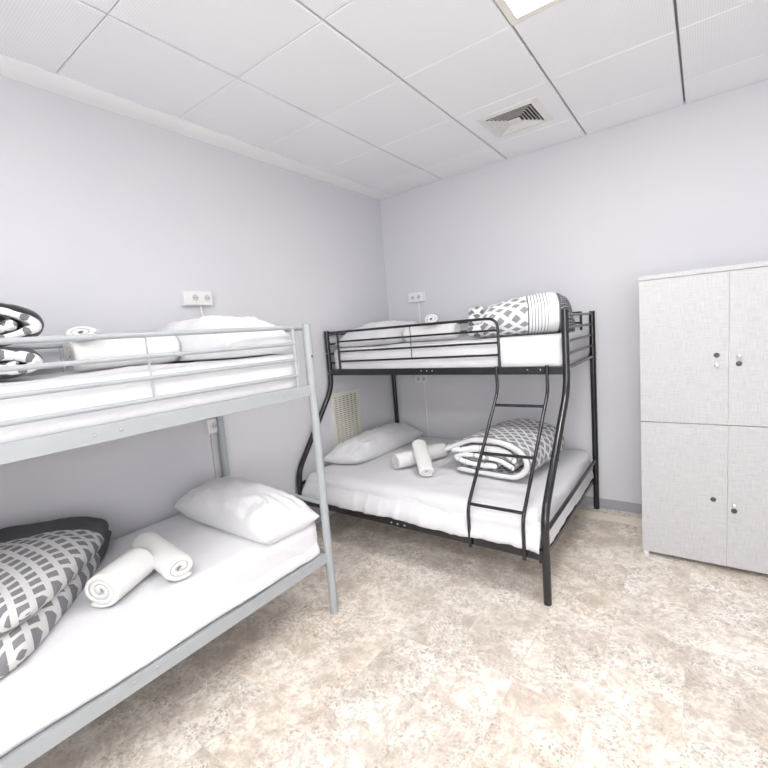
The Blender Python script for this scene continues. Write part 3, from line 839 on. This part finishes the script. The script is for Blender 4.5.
# ---- duvets
def strip(name, path, thick, L, m, parent, root, org, ex, ey, seed=0., wr=.004, sub=7, nl=30, endr=.05, edge_in=0.):
    """folded cloth slab: 2D path (p across ex, q up) swept along ey for length L, puffy thickness"""
    pts = [V((a, b, 0)) for a, b in path]; P = []
    n = len(pts)
    for i in range(n-1):                       # Catmull-Rom
        p0, p1, p2, p3 = pts[max(i-1,0)], pts[i], pts[i+1], pts[min(i+2,n-1)]
        for k in range(sub):
            t = k/sub
            P.append(.5*((2*p1)+(p2-p0)*t+(2*p0-5*p1+4*p2-p3)*t*t+(3*p1-p0-3*p2+p3)*t**3))
    P.append(pts[-1]); n = len(P)
    org, ex, ey = V(org), V(ex).normalized(), V(ey).normalized(); ez = V((0,0,1))
    arc = [0]
    for i in range(1, n): arc.append(arc[-1]+(P[i]-P[i-1]).length)
    verts, um, upar = [], [], []
    K = 12
    def sec(i, f):
        d = (P[min(i+1,n-1)]-P[max(i-1,0)]).normalized(); nr = V((-d.y, d.x, 0))
        return d, nr
    for k in range(nl+1):
        f = .5-.5*math.cos(PI*k/nl); f = .5*f+.5*k/nl
        e = min(f, 1-f)*L
        th = thick*(.35+.65*math.sqrt(max(0, 1-max(0, 1-e/endr)**2)))
        for i in range(n):
            d, nr = sec(i, f); ea = min(arc[i], arc[-1]-arc[i]); te = th*(.3+.7*math.sqrt(max(0, 1-max(0, 1-ea/(thick*.5))**2)))
            for s in (1, -1):
                wv = fbm((arc[i]*9+seed, f*L*9, s*2), 3)*wr+math.sin(f*L*38+arc[i]*6+seed)*wr*.35
                pp = P[i]+nr*(s*te/2+wv*s)
                jit = fbm((arc[i]*6+seed, k < nl/2, 4), 2)*.014*(1 if e < .06 else 0)
                verts.append(org+ex*pp.x+ez*pp.y+ey*(f*L+jit)); um.append((f*L, arc[i])); upar.append((i/(n-1), f))
    faces = []
    def id(k, i, s): return (k*n+i)*2+s
    for k in range(nl):
        for i in range(n-1):
            faces.append((id(k,i,0), id(k,i+1,0), id(k+1,i+1,0), id(k+1,i,0)))
            faces.append((id(k,i,1), id(k+1,i,1), id(k+1,i+1,1), id(k,i+1,1)))
        for i in (0, n-1): faces.append((id(k,i,0), id(k,i,1), id(k+1,i,1), id(k+1,i,0)))
    for k in (0, nl):
        for i in range(n-1): faces.append((id(k,i,0), id(k,i+1,0), id(k,i+1,1), id(k,i,1)))
    zmin = min(v.z for v in verts)
    if zmin < org.z: verts = [v+V((0,0,org.z-zmin)) for v in verts]
    ro = V(root.location)
    me = bpy.data.meshes.new(name); me.from_pydata([tuple(v-ro) for v in verts], [], faces)
    for nm, src in (('metric', um), ('param', upar)):
        l = me.uv_layers.new(name=nm)
        for lp in me.loops: l.data[lp.index].uv = src[lp.vertex_index]
    bm = bmesh.new(); bm.from_mesh(me); bmesh.ops.recalc_face_normals(bm, faces=bm.faces); bm.to_mesh(me); bm.free()
    for p in me.polygons: p.use_smooth = True
    me.materials.append(m)
    o = bpy.data.objects.new(name, me); COL.objects.link(o); o.parent = parent
    return o
DG = 'folded grey patterned duvets'
# 1. grey lower bunk: folded in two, charcoal edge to the wall, trellis on top
d = thing('duvet', (.48,-3.3,.565), 'folded duvet with white trellis and charcoal edge on the grey lower bunk', 'duvet', DG)
puff('under_fold', [(.050,-2.72), (.925,-3.40), (.885,-3.95), (.070,-3.90)], .573, .115, MLAT_LOW, d, d, corner=.40, pinch=.0, p=6, q=.45, bot=.32, seed=21., wr=.006, wscale=6, rwr=.3)
puff('top_fold', [(.045,-2.69,-.045), (.91,-3.355,-.005), (.875,-3.95,.03), (.065,-3.90,.10)], .680, .142, MLAT_LOW, d, d, corner=.62, pinch=.0, p=3.4, q=.50, bot=.26, seed=25., wr=.009, wscale=5, rwr=.3)
# 2. grey upper bunk: two crumpled folded rolls stacked at the frame's edge
d = thing('duvet', (.45,-3.4,1.469), 'crumpled charcoal and white duvet stacked on the grey upper bunk', 'duvet', DG)
for zb, sc_, hh, sd in ((1.469, .92, .105, 31.), (1.583, 1.0, .150, 37.)):
    R_ = .29*sc_; y_ = -3.415
    pth = [(.55*R_,.45),(.10,.36),(-.05,.52),(-.35*R_,.44),(-.5*R_,.34),(-.2*R_,.22),(.15*R_,.30),(.4*R_,.18),(.72*R_,.34),(.66*R_,.56),(.38*R_,.74),(.1*R_,.62),(-.3*R_,.74)]
    strip('inner_folds', [(a, b*hh*1.08) for a, b in pth], .026, .44, MLAT_WRINK, d, d, (.24,y_+.045,zb+.008), (0,1,0), (1,0,0), sd, .015, 6, 30, .03)
    out = [(-R_,.02),(.3*R_,.02),(.82*R_,.10),(R_,.45),(.84*R_,.80),(.30*R_,.98),(-R_,.98)]
    strip('outer_shell', [(a, b*hh) for a, b in out], .022, .46, MDUVETBACK, d, d, (.18,y_,zb), (0,1,0), (1,0,0), sd+3, .006, 7, 26, .04)
# 3. black lower bunk: domed trellis top with the folded edge to the room
d = thing('duvet', (1.42,-.7,.489), 'folded duvet with pale trellis top and white inner folds on the black lower bunk', 'duvet', DG)
a = math.radians(-6); ex = (math.cos(a), math.sin(a), 0); ey = (-math.sin(a), math.cos(a), 0)
sp1 = [(-.20,.035),(-.05,.03),(.16,.03),(.26,.05),(.315,.12),(.275,.21),(.12,.262),(-.06,.255),(-.20,.205),(-.29,.165),(-.315,.135)]
strip('outer_fold', sp1, .046, .66, MLAT_BLK, d, d, (1.385,-1.005,.493), ex, ey, 41., .005, 8, 34, .06)
sp2 = [(.12,.078),(.02,.072),(-.10,.074),(-.17,.085),(-.20,.105),(-.12,.128),(.02,.130),(.13,.122),(.20,.095),(.24,.075)]
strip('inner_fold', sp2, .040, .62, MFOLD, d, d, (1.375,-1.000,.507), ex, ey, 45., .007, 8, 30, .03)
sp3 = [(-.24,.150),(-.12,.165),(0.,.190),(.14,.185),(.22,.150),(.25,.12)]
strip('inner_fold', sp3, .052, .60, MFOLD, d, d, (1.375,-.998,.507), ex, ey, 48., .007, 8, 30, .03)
# 4. black upper bunk: rolled lengthways, bands of pattern round the roll
def banded_roll():
    c0 = V((1.572,-.51,1.437)); an = rad(22); ca, sa = math.cos(an), math.sin(an)
    d = thing('duvet', c0, 'rolled duvet with trellis, striped and dotted bands on the black upper bunk', 'duvet', DG)
    L0, n, K = .665, 64, 60
    vs, um, faces = [], [], []
    for i in range(n+1):
        f = i/n; x = (f-.5)*L0
        e0, e1 = max(0, 1-f/.16), max(0, 1-(1-f)/.30)
        cl, cr_ = math.sqrt(max(0, 1-e0**2.2)), math.sqrt(max(0, 1-e1**2))
        rz = .205+.075*math.sin(min(1, f/.62)*PI/2)
        hz = rz*(.50+.50*cl)*max(.05, .30+.70*cr_ if f < 1 else .30)
        wy = (.205+.03*math.sin(f*PI))*(.62+.38*cl)*(.45+.55*cr_)
        for k in range(K):
            t = 2*PI*k/K; c_, s_ = math.cos(t), math.sin(t)
            y = wy*(abs(c_)**.85)*(1 if c_ > 0 else -1)
            z = hz*.5+hz*.5*(abs(s_)**.8)*(1 if s_ > 0 else -1)
            w_ = fbm((x*6+51, y*6, z*6), 3)*.010+.005*math.sin(t*7+x*6)
            w_ += .006*max(0, 1-abs(fbm((x*5+9, t*1.4, 2), 2))*4)
            vs.append((x, y+c_*w_, max(.0, z+(s_*w_ if s_ > 0 else 0))))
            um.append((x+.35, t*.20))
    for i in range(n):
        for k in range(K): faces.append((i*K+k, i*K+(k+1)%K, (i+1)*K+(k+1)%K, (i+1)*K+k))
    # rounded end caps
    for base, xx in ((0, -L0/2-.02), (n*K, L0/2+.02)):
        ring = vs[base:base+K]; my = sum(q[1] for q in ring)/K; mz = sum(q[2] for q in ring)/K
        ci = len(vs); prev = [base+k for k in range(K)]
        for r_, dx in ((.86, .55), (.55, .9)):
            st = len(vs)
            for q in ring:
                vs.append((q[0]+(xx-q[0])*dx, my+(q[1]-my)*r_, mz+(q[2]-mz)*r_)); 
            um.extend([(xx+.35+(1-r_)*.2*(1 if xx > 0 else -1), um[base+k][1]) for k in range(K)])
            cur = list(range(st, st+K))
            for k in range(K): faces.append((prev[k], prev[(k+1)%K], cur[(k+1)%K], cur[k]))
            prev = cur
        faces.append(tuple(prev))
    me = bpy.data.meshes.new('rolled_body')
    sq = lambda q: q if q < .27 else .27+(q-.27)*.55          # pressed against the end rails
    me.from_pydata([(sq(x*ca-y*sa), x*sa+y*ca, z) for x, y, z in vs], [], faces)
    l = me.uv_layers.new(name='metric')
    for p in me.polygons:
        us = [um[me.loops[li].vertex_index] for li in p.loop_indices]
        wrap = max(q[1] for q in us)-min(q[1] for q in us) > .6 and len(us) == 4
        for li, q in zip(p.loop_indices, us): l.data[li].uv = (q[0], q[1]+(2*PI*.20 if wrap and q[1] < .3 else 0))
    bm = bmesh.new(); bm.from_mesh(me); bmesh.ops.recalc_face_normals(bm, faces=bm.faces); bm.to_mesh(me); bm.free()
    for p in me.polygons: p.use_smooth = True
    me.materials.append(MBAND)
    o = bpy.data.objects.new('rolled_body', me); COL.objects.link(o); o.parent = d
    # crumpled loose edge at the left end
    st = c0+V((-.30*ca, -.30*sa, 0))
    for (zz, r_, sd) in ((.004, .19, 61.), (.070, .16, 66.), (.115, .10, 69.)):
        pth = [(-r_,.02),(-.5*r_,.055),(.0,.015),(.5*r_,.06),(.9*r_,.03),(r_*1.05,.07),(.55*r_,.095),(.1*r_,.06),(-.4*r_,.10),(-.9*r_,.075)]
        strip('loose_edge', pth, .024, .10, MLAT_WRINK, d, d, st+V((0,0,zz)), (sa,-ca,0), (-ca,-sa,0), sd, .010, 6, 16, .03)
banded_roll()
